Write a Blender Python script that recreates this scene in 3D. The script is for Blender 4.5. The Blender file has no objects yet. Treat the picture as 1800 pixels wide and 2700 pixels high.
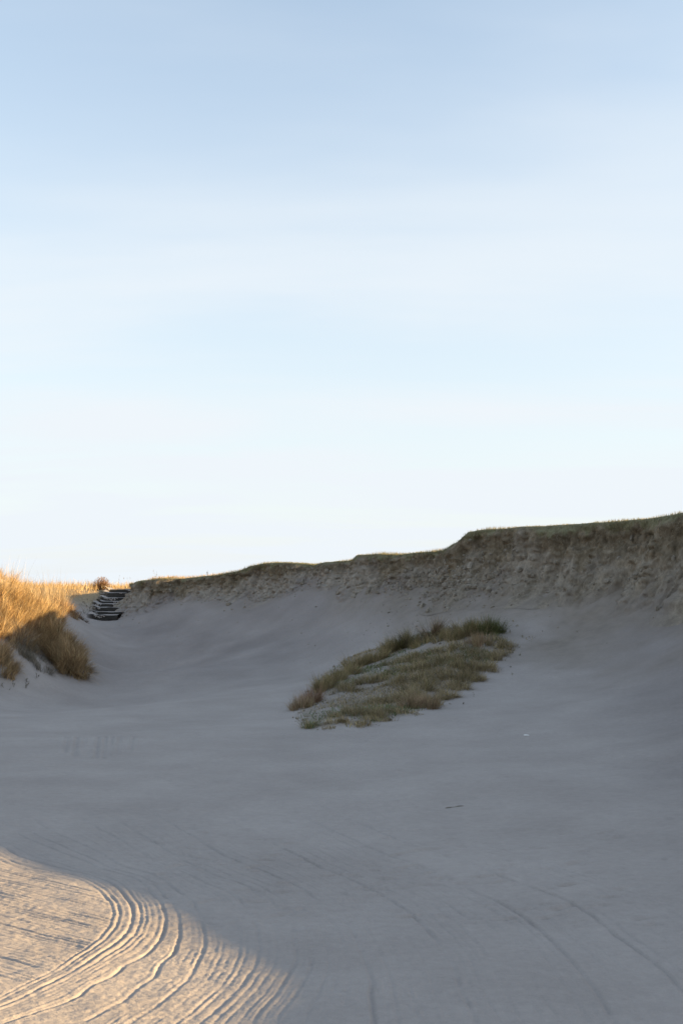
import bpy, math, random
import numpy as np
from mathutils import Vector

random.seed(7)
rng = np.random.default_rng(11)
S = bpy.context.scene
COL = S.collection

# ------------------------------------------------------------------ camera
W, H = 1800.0, 2700.0            # the photograph's pixels
F = 2625.0                       # focal length in those pixels
HC = 2.2                         # eye height over the near sand
PITCH = math.atan(195.0 / F)     # horizon at row 1545
cam_d = bpy.data.cameras.new('camera')
cam = bpy.data.objects.new('camera', cam_d); COL.objects.link(cam)
cam.location = (0, 0, HC)
cam.rotation_euler = (math.pi / 2 + PITCH, 0, 0)
cam_d.sensor_fit = 'HORIZONTAL'
cam_d.sensor_width = 24.0
cam_d.lens = 24.0 * F / W
cam_d.clip_end = 12000
cam_d.clip_start = 0.05
S.camera = cam

# ------------------------------------------------------------------ light
SUN_EL = math.radians(10.6)
SUN_AZ = math.radians(-4.0)      # from +X (the right), a little from the camera's side
TE = math.tan(SUN_EL)
sdir = Vector((math.cos(SUN_AZ) * math.cos(SUN_EL), math.sin(SUN_AZ) * math.cos(SUN_EL), math.sin(SUN_EL)))
sun_d = bpy.data.lights.new('sun', 'SUN')
sun_d.energy = 5.0
sun_d.angle = math.radians(0.55)
sun_d.color = (1.0, 0.69, 0.33)
sun = bpy.data.objects.new('sun', sun_d); COL.objects.link(sun)
sun.location = (30, 0, 20)
sun.rotation_euler = sdir.to_track_quat('Z', 'Y').to_euler()

world = bpy.data.worlds.new('World'); S.world = world
world.use_nodes = True
nt = world.node_tree; nt.nodes.clear()
def N(tree, kind, **kw):
    n = tree.nodes.new(kind)
    for k, v in kw.items(): setattr(n, k, v)
    return n
wo = N(nt, 'ShaderNodeOutputWorld'); bg = N(nt, 'ShaderNodeBackground')
sky = N(nt, 'ShaderNodeTexSky', sky_type='NISHITA', sun_disc=False)
sky.sun_elevation = SUN_EL
sky.sun_rotation = math.pi / 2 - SUN_AZ
sky.air_density = 1.15; sky.dust_density = 1.0; sky.ozone_density = 2.0
bg.inputs['Strength'].default_value = 0.1
tc = N(nt, 'ShaderNodeTexCoord')
sep = N(nt, 'ShaderNodeSeparateXYZ'); nt.links.new(tc.outputs['Generated'], sep.inputs[0])
# thin high veil of cirrus: a flat layer, the same all round the sky
zc = N(nt, 'ShaderNodeMath', operation='MAXIMUM'); nt.links.new(sep.outputs['Z'], zc.inputs[0]); zc.inputs[1].default_value = 0.0
za = N(nt, 'ShaderNodeMath', operation='ADD'); nt.links.new(zc.outputs[0], za.inputs[0]); za.inputs[1].default_value = 0.12
cx = N(nt, 'ShaderNodeMath', operation='DIVIDE'); nt.links.new(sep.outputs['X'], cx.inputs[0]); nt.links.new(za.outputs[0], cx.inputs[1])
cy = N(nt, 'ShaderNodeMath', operation='DIVIDE'); nt.links.new(sep.outputs['Y'], cy.inputs[0]); nt.links.new(za.outputs[0], cy.inputs[1])
cmb = N(nt, 'ShaderNodeCombineXYZ'); nt.links.new(cx.outputs[0], cmb.inputs[0]); nt.links.new(cy.outputs[0], cmb.inputs[1])
mp = N(nt, 'ShaderNodeMapping'); nt.links.new(cmb.outputs[0], mp.inputs[0])
mp.inputs['Scale'].default_value = (0.42, 1.15, 1); mp.inputs['Rotation'].default_value = (0, 0, math.radians(6)); mp.inputs['Location'].default_value = (3.1, 1.7, 0)
cn = N(nt, 'ShaderNodeTexNoise'); nt.links.new(mp.outputs[0], cn.inputs['Vector'])
cn.inputs['Scale'].default_value = 1.1; cn.inputs['Detail'].default_value = 5; cn.inputs['Roughness'].default_value = 0.5; cn.inputs['Distortion'].default_value = 0.35
cr = N(nt, 'ShaderNodeMapRange'); nt.links.new(cn.outputs['Fac'], cr.inputs['Value'])
cr.inputs['From Min'].default_value = 0.36; cr.inputs['From Max'].default_value = 0.72; cr.inputs['To Min'].default_value = 0.0; cr.inputs['To Max'].default_value = 0.30
cr.interpolation_type = 'SMOOTHSTEP'
# moist low air: whiter towards the horizon on every side
hz = N(nt, 'ShaderNodeMapRange'); nt.links.new(zc.outputs[0], hz.inputs['Value'])
hz.inputs['From Min'].default_value = 0.0; hz.inputs['From Max'].default_value = 0.62; hz.inputs['To Min'].default_value = 0.95; hz.inputs['To Max'].default_value = 0.20
veil = N(nt, 'ShaderNodeMath', operation='ADD', use_clamp=True); nt.links.new(cr.outputs[0], veil.inputs[0]); nt.links.new(hz.outputs[0], veil.inputs[1])
SKYMIX = N(nt, 'ShaderNodeMix', data_type='RGBA'); nt.links.new(veil.outputs[0], SKYMIX.inputs['Factor'])
nt.links.new(sky.outputs[0], SKYMIX.inputs[6]); SKYMIX.inputs[7].default_value = (2.40, 2.56, 2.70, 1)
nt.links.new(SKYMIX.outputs[2], bg.inputs['Color']); nt.links.new(bg.outputs[0], wo.inputs[0])

S.view_settings.view_transform = 'Standard'
S.view_settings.look = 'None'
S.view_settings.gamma = 1
S.view_settings.exposure = 1.85
S.render.resolution_x = 682; S.render.resolution_y = 1024

# ------------------------------------------------------------------ numeric helpers
def ray(px, py):
    """direction of a pixel, scaled so that its forward part is 1"""
    u = (px - W / 2) / F; v = -(py - H / 2) / F
    fw = math.cos(PITCH) - v * math.sin(PITCH); up = v * math.cos(PITCH) + math.sin(PITCH)
    return u / fw, up / fw
def at(px, py, Y):
    a, b = ray(px, py)
    return np.array((a * Y, Y, HC + b * Y))
def _hash(ix, iy, iz):
    h = (ix * 374761393 + iy * 668265263 + iz * 2147483647 + 1013904223) & 0xffffffff
    h = ((h ^ (h >> 13)) * 1274126177) & 0xffffffff
    h = ((h ^ (h >> 16)) * 2246822519) & 0xffffffff
    return ((h ^ (h >> 15)) & 0xffffff) / float(0xffffff)
def vnoise(x, y, z=None):
    x = np.asarray(x, float); y = np.asarray(y, float); z = np.zeros_like(x) if z is None else np.asarray(z, float)
    ix = np.floor(x).astype(np.int64); iy = np.floor(y).astype(np.int64); iz = np.floor(z).astype(np.int64)
    fx = x - ix; fy = y - iy; fz = z - iz
    fx = fx * fx * (3 - 2 * fx); fy = fy * fy * (3 - 2 * fy); fz = fz * fz * (3 - 2 * fz)
    r = 0
    for dz in (0, 1):
        wz = fz if dz else 1 - fz
        for dy in (0, 1):
            wy = fy if dy else 1 - fy
            a = _hash(ix, iy + dy, iz + dz); b = _hash(ix + 1, iy + dy, iz + dz)
            r = r + wz * wy * (a + (b - a) * fx)
    return r * 2 - 1
def fbm(x, y, z=None, oct=4, rough=0.5):
    z = np.zeros_like(np.asarray(x, float)) if z is None else z
    a, t, s = 1.0, 0.0, 1.0
    for i in range(oct):
        t = t + a * vnoise(x * s + 17.3 * i, y * s - 9.1 * i, z * s + 3.7 * i); a *= rough; s *= 2.03
    return t
def sstep(a, b, x):
    t = np.clip((x - a) / (b - a), 0, 1); return t * t * (3 - 2 * t)
class TPS:
    """thin-plate surface through scattered points"""
    def __init__(s, pts, lam=0.0, sc=10.0):
        p = np.asarray(pts, float); s.sc = sc; s.x = p[:, :2] / sc; n = len(p)
        A = np.zeros((n + 3, n + 3)); A[:n, :n] = s.U(s.x[:, None, :] - s.x[None, :, :]) + lam * np.eye(n)
        P = np.c_[np.ones(n), s.x]; A[:n, n:] = P; A[n:, :n] = P.T
        s.w = np.linalg.solve(A, np.r_[p[:, 2], 0, 0, 0]); s.n = n
    @staticmethod
    def U(d):
        r2 = (d * d).sum(-1); return 0.5 * r2 * np.log(r2 + 1e-12)
    def __call__(s, x, y):
        x = np.asarray(x, float); sh = x.shape; q = np.c_[x.ravel(), np.asarray(y, float).ravel()] / s.sc
        out = np.empty(len(q))
        for i in range(0, len(q), 20000):
            c = q[i:i + 20000]
            out[i:i + 20000] = s.U(c[:, None, :] - s.x[None]) @ s.w[:s.n] + s.w[s.n] + c @ s.w[s.n + 1:]
        return out.reshape(sh)

# ------------------------------------------------------------------ the bowl of sand: heights
CP = []
def P(px, py, Y): CP.append(tuple(at(px, py, Y)))
for a in [(0, 2700, 4.85), (450, 2700, 4.95), (900, 2700, 5.0), (1350, 2700, 4.97), (1800, 2700, 4.9),
          (0, 2480, 6.1), (450, 2450, 6.5), (900, 2450, 6.6), (1400, 2450, 6.5), (1800, 2450, 6.25),
          (0, 2240, 8.3), (450, 2250, 8.5), (900, 2250, 8.6), (1400, 2250, 8.35), (1800, 2250, 8.0),
          (0, 2050, 12.0), (450, 2050, 12.2), (900, 2050, 12.3), (1350, 2050, 11.8), (1800, 2030, 11.9),
          (0, 1930, 17.2), (450, 1930, 17.4), (800, 1940, 17.0), (1100, 1950, 15.8), (1450, 1900, 16.8), (1800, 1900, 15.2),
          (1800, 1780, 19.0), (1800, 1650, 23.0), (1800, 1545, 25.4),
          (1500, 1800, 21.6), (1500, 1650, 26.5), (1500, 1540, 28.6),
          (1250, 1860, 19.6), (1250, 1760, 23.8), (1250, 1680, 26.8), (1250, 1560, 31.2),
          (1000, 1850, 22.0), (1000, 1750, 27.5), (1000, 1650, 32.6), (1000, 1545, 36.2),
          (850, 1870, 22.0), (850, 1750, 31.0), (850, 1650, 36.0), (850, 1545, 39.4),
          (650, 1820, 27.0), (650, 1720, 35.0), (650, 1650, 39.0), (650, 1580, 42.2),
          (450, 1850, 23.8), (450, 1770, 32.5), (450, 1700, 39.0), (450, 1640, 42.4), (450, 1590, 44.6),
          (330, 1780, 32.0), (330, 1700, 39.5), (330, 1640, 44.2), (280, 1634, 44.9), (230, 1650, 42.6),
          (180, 1610, 41.8), (150, 1605, 41.0), (200, 1790, 30.6), (100, 1812, 28.4), (0, 1835, 26.6), (215, 1745, 35.0),
          (0, 1700, 29.2), (100, 1700, 31.2), (190, 1700, 33.5), (0, 1610, 31.4), (60, 1585, 33.0), (140, 1632, 34.8), (100, 1580, 38.0),
          (260, 1590, 46.8), (330, 1557, 50.0), (220, 1562, 48.0), (100, 1550, 50.0), (0, 1550, 50.0)]: P(*a)
CP += [(-8, 62, 2.1), (-20, 62, 2.1), (-34, 60, 2.1), (-24, 42, 2.2), (-30, 30, 2.1), (-18, 30, 1.6), (-15, 20, 0.5), (-14, 12, 0.45), (-11, 6, 0.6),
       (-5, 5, 0.28), (-6, 9, 0.2), (-20, 6, 1.4), (-26, 14, 1.6), (0, 2, 0.12), (0, -3, 0.5), (0, -10, 1.3), (-10, -8, 1.4), (9, -9, 1.4),
       (3, 3, 0.12), (6, 3, 0.6), (9, 2, 1.2), (9.2, 7, 1.25), (6, 8, 0.6), (9.4, 13, 1.6), (6.5, 14, 0.85), (9.4, 19, 1.9), (8.6, 22, 1.8)]
sandT = TPS(CP, lam=1e-4)
def sand_raw(x, y):
    x = np.asarray(x, float); y = np.asarray(y, float)
    z = sandT(np.clip(x, -36, 14), np.clip(y, -14, 66))
    far = np.maximum(np.maximum(sstep(22, 36, -x), sstep(56, 66, y)), sstep(6, 14, -y))
    return z * (1 - far) + 1.95 * far

# ------------------------------------------------------------------ the rim of the bank
rim_px = [(340, 1541), (356, 1535), (380, 1531), (430, 1527), (480, 1526), (540, 1520), (600, 1512), (632, 1505), (652, 1495), (690, 1487), (740, 1484), (790, 1486), (825, 1491),
          (845, 1484), (900, 1480), (932, 1478), (940, 1465), (1000, 1462), (1060, 1464), (1100, 1458), (1155, 1455), (1180, 1449), (1200, 1437), (1220, 1430),
          (1234, 1413), (1248, 1401), (1300, 1397), (1400, 1391), (1500, 1385), (1560, 1379), (1700, 1370), (1760, 1363), (1800, 1355), (1870, 1342)]
rY = lambda px: np.interp(px, [300, 340, 450, 650, 850, 1000, 1150, 1250, 1500, 1800, 1900], [46.6, 46.3, 45.6, 43.3, 40.3, 37.1, 34.2, 32.3, 29.2, 26.1, 25.2])
rim = [(-9.1, 58.0, 2.15), (-9.25, 53.0, 2.2), (-9.55, 49.6, 2.22)] + [tuple(at(a, b, rY(a))) for a, b in rim_px]
# beyond the frame the rim goes on towards the camera's right; its height there is what the edge of the shadow on the sand tells
out_xy = [(9.9, 22.8), (10.5, 20), (10.9, 17), (11.0, 14), (10.9, 11.5), (10.8, 9.5), (10.7, 8.2), (10.6, 7.2), (10.5, 6.3), (10.4, 5.6), (10.3, 5.0), (10.2, 4.5), (10.1, 4.0), (10.0, 3.2), (9.8, 2.2), (9.7, 1.0), (9.6, -1.0), (9.8, -4.0), (11, -8)]
edge = []                        # shadow edge on the sand, traced in the photograph
for px, py in [(-230, 2205), (0, 2254), (230, 2309), (379, 2366), (494, 2423), (620, 2482), (735, 2540), (796, 2580), (778, 2630), (690, 2690)]:
    a, b = ray(px, py); ys = np.linspace(4, 12, 800); zz = HC + b * ys; i = int(np.argmin(np.abs(zz - sand_raw(a * ys, ys)))); edge.append((a * ys[i], ys[i], zz[i]))
edge += [(-1.1, 4.6, 0.0), (-2.0, 4.2, 0.1)]
ca, sa = math.cos(SUN_AZ), math.sin(SUN_AZ)
ew = sorted([(-sa * p[0] + ca * p[1], ca * p[0] + sa * p[1], p[2]) for p in edge])       # across / along the light
def rim_h(x, y):
    w = -sa * x + ca * y; l = ca * x + sa * y
    le = np.interp(w, [e[0] for e in ew], [e[1] for e in ew]); ze = np.interp(w, [e[0] for e in ew], [e[2] for e in ew])
    return ze + (l - le) * TE
hend = rim[-1][2]
for (x, y) in out_xy:
    w = -sa * x + ca * y
    h = rim_h(x, y)
    k = float(sstep(9.4, 17, w)); h = h * (1 - k) + (hend + 0.1) * k
    if w < 3.4: h = max(1.75, h)
    rim.append((x, y, float(h)))
rim = np.array(rim)
def resample(p, ds):
    s = np.r_[0, np.cumsum(np.hypot(np.diff(p[:, 0]), np.diff(p[:, 1])))]
    t = np.arange(0, s[-1], ds); return np.c_[[np.interp(t, s, p[:, k]) for k in range(3)]].T, t
rimd, rims = resample(rim, 0.3)
ker = np.ones(5) / 5                                             # round the plan off, keep the heights
for k in (0, 1):
    e = np.r_[[rimd[0, k]] * 2, rimd[:, k], [rimd[-1, k]] * 2]; rimd[:, k] = np.convolve(e, ker, 'valid')
# gentle bays and headlands along the bank
tn = np.gradient(rimd[:, :2], axis=0); tn /= np.linalg.norm(tn, axis=1)[:, None]
nrm2 = np.c_[tn[:, 1], -tn[:, 0]]                                # towards the bowl
if nrm2[len(nrm2) // 3] @ np.array((-1, -1)) < 0: nrm2 = -nrm2
bay = 0.28 * vnoise(rims * 0.45, rims * 0 + 3.3) + 0.14 * vnoise(rims * 1.1, rims * 0 + 8.1)
rimd[:, :2] += nrm2 * bay[:, None]
poly = np.r_[[(-6.0, 3000.0, 1.95), (-6.0, 90.0, 2.0)], rimd, [(16, -16, 1.9), (60, -60, 1.9), (3000, -3000, 1.9), (3000, 3000, 1.9)]]
def rim_dist(x, y):
    """signed distance to the rim (positive on the turf side) and the rim's height at the nearest point"""
    x = np.asarray(x, float).ravel(); y = np.asarray(y, float).ravel(); n = len(poly)
    best = np.full(len(x), 1e18); hz_ = np.zeros(len(x)); ins = np.zeros(len(x), bool)
    for i in range(n):
        a = poly[i]; b = poly[(i + 1) % n]; ex, ey = b[0] - a[0], b[1] - a[1]; L = ex * ex + ey * ey
        t = np.clip(((x - a[0]) * ex + (y - a[1]) * ey) / L, 0, 1); dx = x - a[0] - t * ex; dy = y - a[1] - t * ey; d = dx * dx + dy * dy
        m = d < best; best[m] = d[m]; hz_[m] = (a[2] + (b[2] - a[2]) * t)[m]
        c = (a[1] > y) != (b[1] > y)
        if ey != 0: ins ^= c & (x < a[0] + ex * (y - a[1]) / ey)
    d = np.sqrt(best); return np.where(ins, d, -d), hz_

# the grass patch swells a little out of the slope
patch_px = [(775, 1868), (800, 1838), (850, 1780), (900, 1740), (980, 1712), (1040, 1700), (1080, 1675), (1140, 1665), (1240, 1640), (1300, 1645), (1325, 1665), (1350, 1700), (1345, 1722),
            (1290, 1765), (1250, 1792), (1200, 1822), (1150, 1860), (1090, 1890), (1000, 1912), (900, 1930), (790, 1925)]
def hit0(px, py, fn, y0=4.0, y1=62.0):
    a, b = ray(px, py); ys = np.geomspace(y0, y1, 1500); zz = HC + b * ys - fn(a * ys, ys)
    i = np.nonzero(zz < 0)[0]; i = i[0] if len(i) else len(ys) - 1
    return np.array((a * ys[i], ys[i]))
patch = np.array([hit0(a, b, sand_raw) for a, b in patch_px])
def poly_dist(pg, x, y):
    x = np.asarray(x, float); y = np.asarray(y, float); best = np.full(x.shape, 1e9); ins = np.zeros(x.shape, bool)
    for i in range(len(pg)):
        a = pg[i]; b = pg[(i + 1) % len(pg)]; e = b - a; t = np.clip(((x - a[0]) * e[0] + (y - a[1]) * e[1]) / (e @ e), 0, 1)
        best = np.minimum(best, np.hypot(x - a[0] - t * e[0], y - a[1] - t * e[1]))
        if e[1] != 0: ins ^= ((a[1] > y) != (b[1] > y)) & (x < a[0] + e[0] * (y - a[1]) / e[1])
    return np.where(ins, best, -best)
# stairs: the ground is cut back below them
st_y = [1631, 1621, 1613, 1601, 1592, 1585, 1576, 1563]
st_x = [(249, 310), (255, 327), (257, 334), (260, 327), (268, 323), (278, 332), (284, 341), (286, 343)]
st_Y = [45.0 + 0.6 * i for i in range(8)]
def stair_cut(x, y):
    c = np.interp(y, st_Y, [(at((a + b) / 2, yy, Y)[0]) for (a, b), yy, Y in zip(st_x, st_y, st_Y)])
    top = np.interp(y, np.array(st_Y) + 0.05, [at(300, yy, Y)[2] for yy, Y in zip(st_y, st_Y)])
    w = (1 - sstep(0.62, 1.0, np.abs(x - c))) * sstep(44.7, 45.1, y) * (1 - sstep(49.4, 50.0, y))
    return w, top - 0.16
def ground_smooth(x, y):
    x = np.asarray(x, float); y = np.asarray(y, float); sh = x.shape
    z = sand_raw(x, y)
    near = (y > 14) & (y < 34) & (np.abs(x) < 9)
    if near.any():
        d = poly_dist(patch, x[near], y[near]); z[near] += 0.13 * sstep(-0.25, 0.9, d)
    w, t = stair_cut(x, y); z = z * (1 - w) + np.minimum(z, t) * w
    d, ht = rim_dist(x, y); d = d.reshape(sh); ht = ht.reshape(sh)
    pl = ht + (1.95 - ht) * sstep(2, 70, d)
    k = sstep(0.0, 0.45, d)
    z = z * (1 - k) + pl * k
    return z
def soft(x, y):                  # undulation and small dents of the sand
    r = np.hypot(x, y)
    big = 0.05 * fbm(x * 0.22, y * 0.22, oct=3) * sstep(9, 20, r)
    return big + 0.012 * fbm(x * 1.1 + 5, y * 1.1, oct=3) + 0.004 * fbm(x * 5.0, y * 5.0, oct=2) * (1 - sstep(14, 26, r))
def ground(x, y):
    x = np.atleast_1d(np.asarray(x, float)); y = np.atleast_1d(np.asarray(y, float))
    return ground_smooth(x, y) + soft(x, y)
def hit(px, py):
    p = hit0(px, py, ground); return np.array((p[0], p[1], float(ground(p[0], p[1])[0])))

# ------------------------------------------------------------------ rake marks: curves traced in the photograph, laid on the sand
RK = {0: [(60, 2290), (178, 2312), (253, 2349), (287, 2384), (296, 2412), (281, 2447), (247, 2484), (189, 2527), (115, 2573), (0, 2636)],
      3: [(60, 2262), (189, 2300), (258, 2320), (316, 2355), (347, 2395), (350, 2421), (333, 2458), (281, 2504), (195, 2562), (86, 2619), (0, 2656)],
      7.7: [(240, 2272), (344, 2309), (396, 2343), (425, 2378), (440, 2418), (430, 2445), (402, 2487), (316, 2544), (230, 2596), (115, 2659), (11, 2698)],
      9.6: [(430, 2364), (459, 2401), (472, 2430), (471, 2470), (468, 2504), (422, 2573), (344, 2636), (247, 2699)],
      12.6: [(155, 2199), (310, 2280), (459, 2343), (482, 2361), (511, 2384), (531, 2424), (534, 2487), (522, 2527), (494, 2573), (436, 2630), (344, 2697)],
      19.6: [(330, 2225), (480, 2300), (585, 2349), (620, 2366), (654, 2401), (672, 2435), (680, 2481), (680, 2516), (649, 2579), (591, 2642), (528, 2697)],
      24.4: [(752, 2424), (769, 2447), (778, 2487), (778, 2533), (758, 2573), (683, 2671)],
      26.4: [(600, 2310), (746, 2378), (786, 2418), (809, 2447), (821, 2498), (818, 2544), (792, 2590), (730, 2680)],
      32: [(560, 2240), (700, 2300), (800, 2346), (838, 2372), (889, 2410), (934, 2468), (959, 2525), (982, 2595), (989, 2697)],
      42: [(850, 2290), (1049, 2382), (1087, 2410), (1132, 2455), (1176, 2512), (1205, 2576), (1218, 2627), (1246, 2690)],
      53: [(1412, 2449), (1489, 2519), (1565, 2608), (1610, 2691), (1250, 2350)],
      58: [(1180, 2260), (1380, 2334), (1470, 2366), (1553, 2410), (1629, 2468), (1706, 2525), (1800, 2608)]}
rp = []
for k, pts in RK.items():
    for px, py in pts: q = hit0(px, py, ground_smooth, 4.0, 14.0); rp.append((q[0], q[1], k))
phiT = TPS(rp, lam=6e-3, sc=2.0)
G1 = np.random.default_rng(3)
gd = 0.48 + 0.75 * G1.random(140) ** 2.0; gj = (G1.random(140) - 0.5) * 0.5
for k in RK:
    i = int(round(k)) + 20; gd[i] = 1.7 if k < 30 else 2.5; gj[i] = k - round(k); gd[i - 1] *= 0.5
def grooves(ph, gr, n0, depths, jit, sig):
    """lines at the whole numbers of ph; gr = how fast ph grows per metre, sig = half width of a line in metres"""
    i = np.round(ph).astype(int); out = np.zeros_like(ph)
    for o in (-1, 0, 1):
        j = np.clip(i + o + n0, 0, len(depths) - 1); c = (i + o) + jit[j]
        u = (ph - c) / gr / (sig * (0.75 + 0.3 * depths[j])); out += depths[j] * (-np.exp(-u * u) + 0.17 * np.exp(-((np.abs(u) - 1.9) / 0.8) ** 2))
    return out
def rake(x, y):
    h = 0.004; ph = phiT(x, y); gr = np.hypot(phiT(x + h, y) - ph, phiT(x, y + h) - ph) / h; gr = np.clip(gr, 6, 60)
    ph = ph + (0.012 * vnoise(x * 1.6, y * 1.6) + 0.004 * vnoise(x * 8, y * 8)) * gr
    brk = 0.62 + 0.45 * vnoise(x * 1.3 + 40, y * 1.3) + 0.35 * vnoise(x * 9 + 7, y * 9)
    zone = sstep(-0.4, 0.6, ph) * (1 - sstep(64, 78, ph))
    far = 1 - 0.85 * sstep(8.0, 11.5, y)
    z = 0.0072 * grooves(ph, gr, 20, gd, gj, 0.0088) * np.clip(brk, 0.1, 1.25) * zone * far
    # half lines between them where the rake's tines spread
    z += 0.0046 * grooves(ph * 2 + 0.5, gr * 2, 20, gd3, gj2, 0.0075) * np.clip(0.3 + vnoise(x * 1.9 + 4, y * 1.9), 0, 1) * zone * far * (gr < 40)
    # inside of the turn: straighter passes running off to the left
    s = (y + 0.55 * x + 0.02 * vnoise(x * 0.8, y * 0.8)) / 0.050 + 0.10 * vnoise(x * 6, y * 6)
    uu = (x - 0.55 * y) * 2.0
    b2 = np.clip(0.62 + 0.95 * vnoise(uu * 1.5, np.round(s) * 0.77 + 11), 0.05, 1.15)
    z2 = 0.0068 * grooves(s - 105, 20.0 + 0 * s, 60, gd2, gj2, 0.0095) * b2 * (1 - sstep(-0.8, 0.6, ph))
    # footing of the rake: chatter and crumbs between the lines
    crumb = 0.0018 * vnoise(x * 60, y * 60) + 0.0022 * vnoise(x * 30 + 3, y * 30) + 0.0035 * np.minimum(0, vnoise(x * 18, y * 20) + 0.45)
    return z + z2 + crumb * (1 - 0.75 * sstep(7.5, 11, y)) * 0.8
gd2 = 0.55 + 0.9 * G1.random(140) ** 1.5; gj2 = (G1.random(140) - 0.5) * 0.6; gd3 = 0.2 + 0.8 * G1.random(140) ** 2
def hatch(x, y):                 # a row of short strokes where the rake was pulled towards the camera
    z = np.zeros_like(x)
    for px, L, k in [(180, 40, .7), (205, 46, .9), (222, 34, .6), (262, 60, 1), (280, 64, 1.1), (297, 50, .9), (318, 44, .8), (335, 40, .7), (352, 36, .9)]:
        a = hit0(px, 1942, sand_raw); b = hit0(px - 8, 1942 + L, sand_raw); e = b - a; t = np.clip(((x - a[0]) * e[0] + (y - a[1]) * e[1]) / (e @ e), 0, 1)
        d = np.hypot(x - a[0] - t * e[0], y - a[1] - t * e[1]); z -= 0.026 * k * np.exp(-(d / 0.035) ** 2) - 0.012 * k * np.exp(-((d - 0.075) / 0.04) ** 2)
    return z

# ------------------------------------------------------------------ materials
def mat(name):
    m = bpy.data.materials.new(name); m.use_nodes = True; t = m.node_tree; b = t.nodes['Principled BSDF']
    b.inputs['Roughness'].default_value = 0.95; b.inputs['Specular IOR Level'].default_value = 0.12
    return m, t, b
def L(t, a, b): t.links.new(a, b)
def noise(t, scale, detail=4, rough=0.55, vec=None, dist=0.0):
    n = N(t, 'ShaderNodeTexNoise'); n.inputs['Scale'].default_value = scale; n.inputs['Detail'].default_value = detail; n.inputs['Roughness'].default_value = rough; n.inputs['Distortion'].default_value = dist
    if vec is not None: L(t, vec, n.inputs['Vector'])
    return n
def ramp(t, fac, stops):
    r = N(t, 'ShaderNodeValToRGB'); L(t, fac, r.inputs[0]); e = r.color_ramp.elements
    while len(e) < len(stops): e.new(0.5)
    for q, (p, c) in zip(e, stops): q.position = p; q.color = (*c, 1)
    return r
def mix(t, fac, a, b, blend='MIX'):
    m = N(t, 'ShaderNodeMix', data_type='RGBA', blend_type=blend)
    for s, v in ((m.inputs['Factor'], fac), (m.inputs[6], a), (m.inputs[7], b)):
        if hasattr(v, 'links'): L(t, v, s)
        elif isinstance(v, (int, float)): s.default_value = v
        else: s.default_value = (*v, 1)
    return m.outputs[2]
def attr(t, name): a = N(t, 'ShaderNodeAttribute'); a.attribute_name = name; return a
SAND_A, SAND_B = (0.350, 0.312, 0.288), (0.420, 0.378, 0.350)
def sand_nodes(t, b):
    tc = N(t, 'ShaderNodeTexCoord').outputs['Object']
    n1 = noise(t, 0.7, 5, 0.6, tc); n2 = noise(t, 14, 4, 0.6, tc); n3 = noise(t, 220, 2, 0.5, tc)
    c = ramp(t, n1.outputs['Fac'], [(0.3, SAND_A), (0.7, SAND_B)]).outputs[0]
    c = mix(t, 0.35, c, ramp(t, n2.outputs['Fac'], [(0.3, (0.72, 0.72, 0.72)), (0.7, (1, 1, 1))]).outputs[0], 'MULTIPLY')
    c = mix(t, 0.5, c, ramp(t, n3.outputs['Fac'], [(0.3, (0.7, 0.7, 0.7)), (0.7, (1.0, 1.0, 1.0))]).outputs[0], 'MULTIPLY')
    return c, tc, n3
m_sand, t, b = mat('sand')
c, tco, n3 = sand_nodes(t, b)
A = attr(t, 'mask'); sp = N(t, 'ShaderNodeSeparateColor'); L(t, A.outputs['Color'], sp.inputs[0])
shd = attr(t, 'slope_shade'); c = mix(t, shd.outputs['Fac'], c, mix(t, 1.0, c, (0.74, 0.735, 0.745), 'MULTIPLY'))  # painted shade: sand colour darkened on the slopes
nb = noise(t, 3.0, 5, 0.6, tco)
soilc = ramp(t, nb.outputs['Fac'], [(0.3, (0.165, 0.138, 0.108)), (0.7, (0.235, 0.20, 0.162))]).outputs[0]
c = mix(t, sp.outputs[0], c, soilc)
tf = noise(t, 9.0, 5, 0.7, tco)
turfc = ramp(t, tf.outputs['Fac'], [(0.3, (0.10, 0.095, 0.04)), (0.55, (0.16, 0.135, 0.06)), (0.75, (0.24, 0.185, 0.09))]).outputs[0]
c = mix(t, sp.outputs[1], c, turfc)
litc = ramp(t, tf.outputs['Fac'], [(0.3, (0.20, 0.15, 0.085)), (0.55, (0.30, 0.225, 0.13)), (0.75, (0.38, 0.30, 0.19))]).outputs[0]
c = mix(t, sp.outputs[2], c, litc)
L(t, c, b.inputs['Base Color'])
bp = N(t, 'ShaderNodeBump'); bp.inputs['Strength'].default_value = 0.55; bp.inputs['Distance'].default_value = 0.006
nbp = noise(t, 90, 4, 0.65, tco); L(t, nbp.outputs['Fac'], bp.inputs['Height'])
bp2 = N(t, 'ShaderNodeBump'); bp2.inputs['Strength'].default_value = 0.8; bp2.inputs['Distance'].default_value = 0.03
mpn = N(t, 'ShaderNodeMapping'); L(t, tco, mpn.inputs[0]); mpn.inputs['Rotation'].default_value = (0, 0, math.radians(38)); mpn.inputs['Scale'].default_value = (1, 2.6, 1)
nb2 = noise(t, 5, 5, 0.6, mpn.outputs[0]); L(t, nb2.outputs['Fac'], bp2.inputs['Height']); L(t, bp2.outputs[0], bp.inputs['Normal'])
L(t, bp.outputs[0], b.inputs['Normal'])

m_tread, t, b = mat('loose_sand_on_steps')
c, tco, n3 = sand_nodes(t, b); L(t, c, b.inputs['Base Color'])

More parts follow.
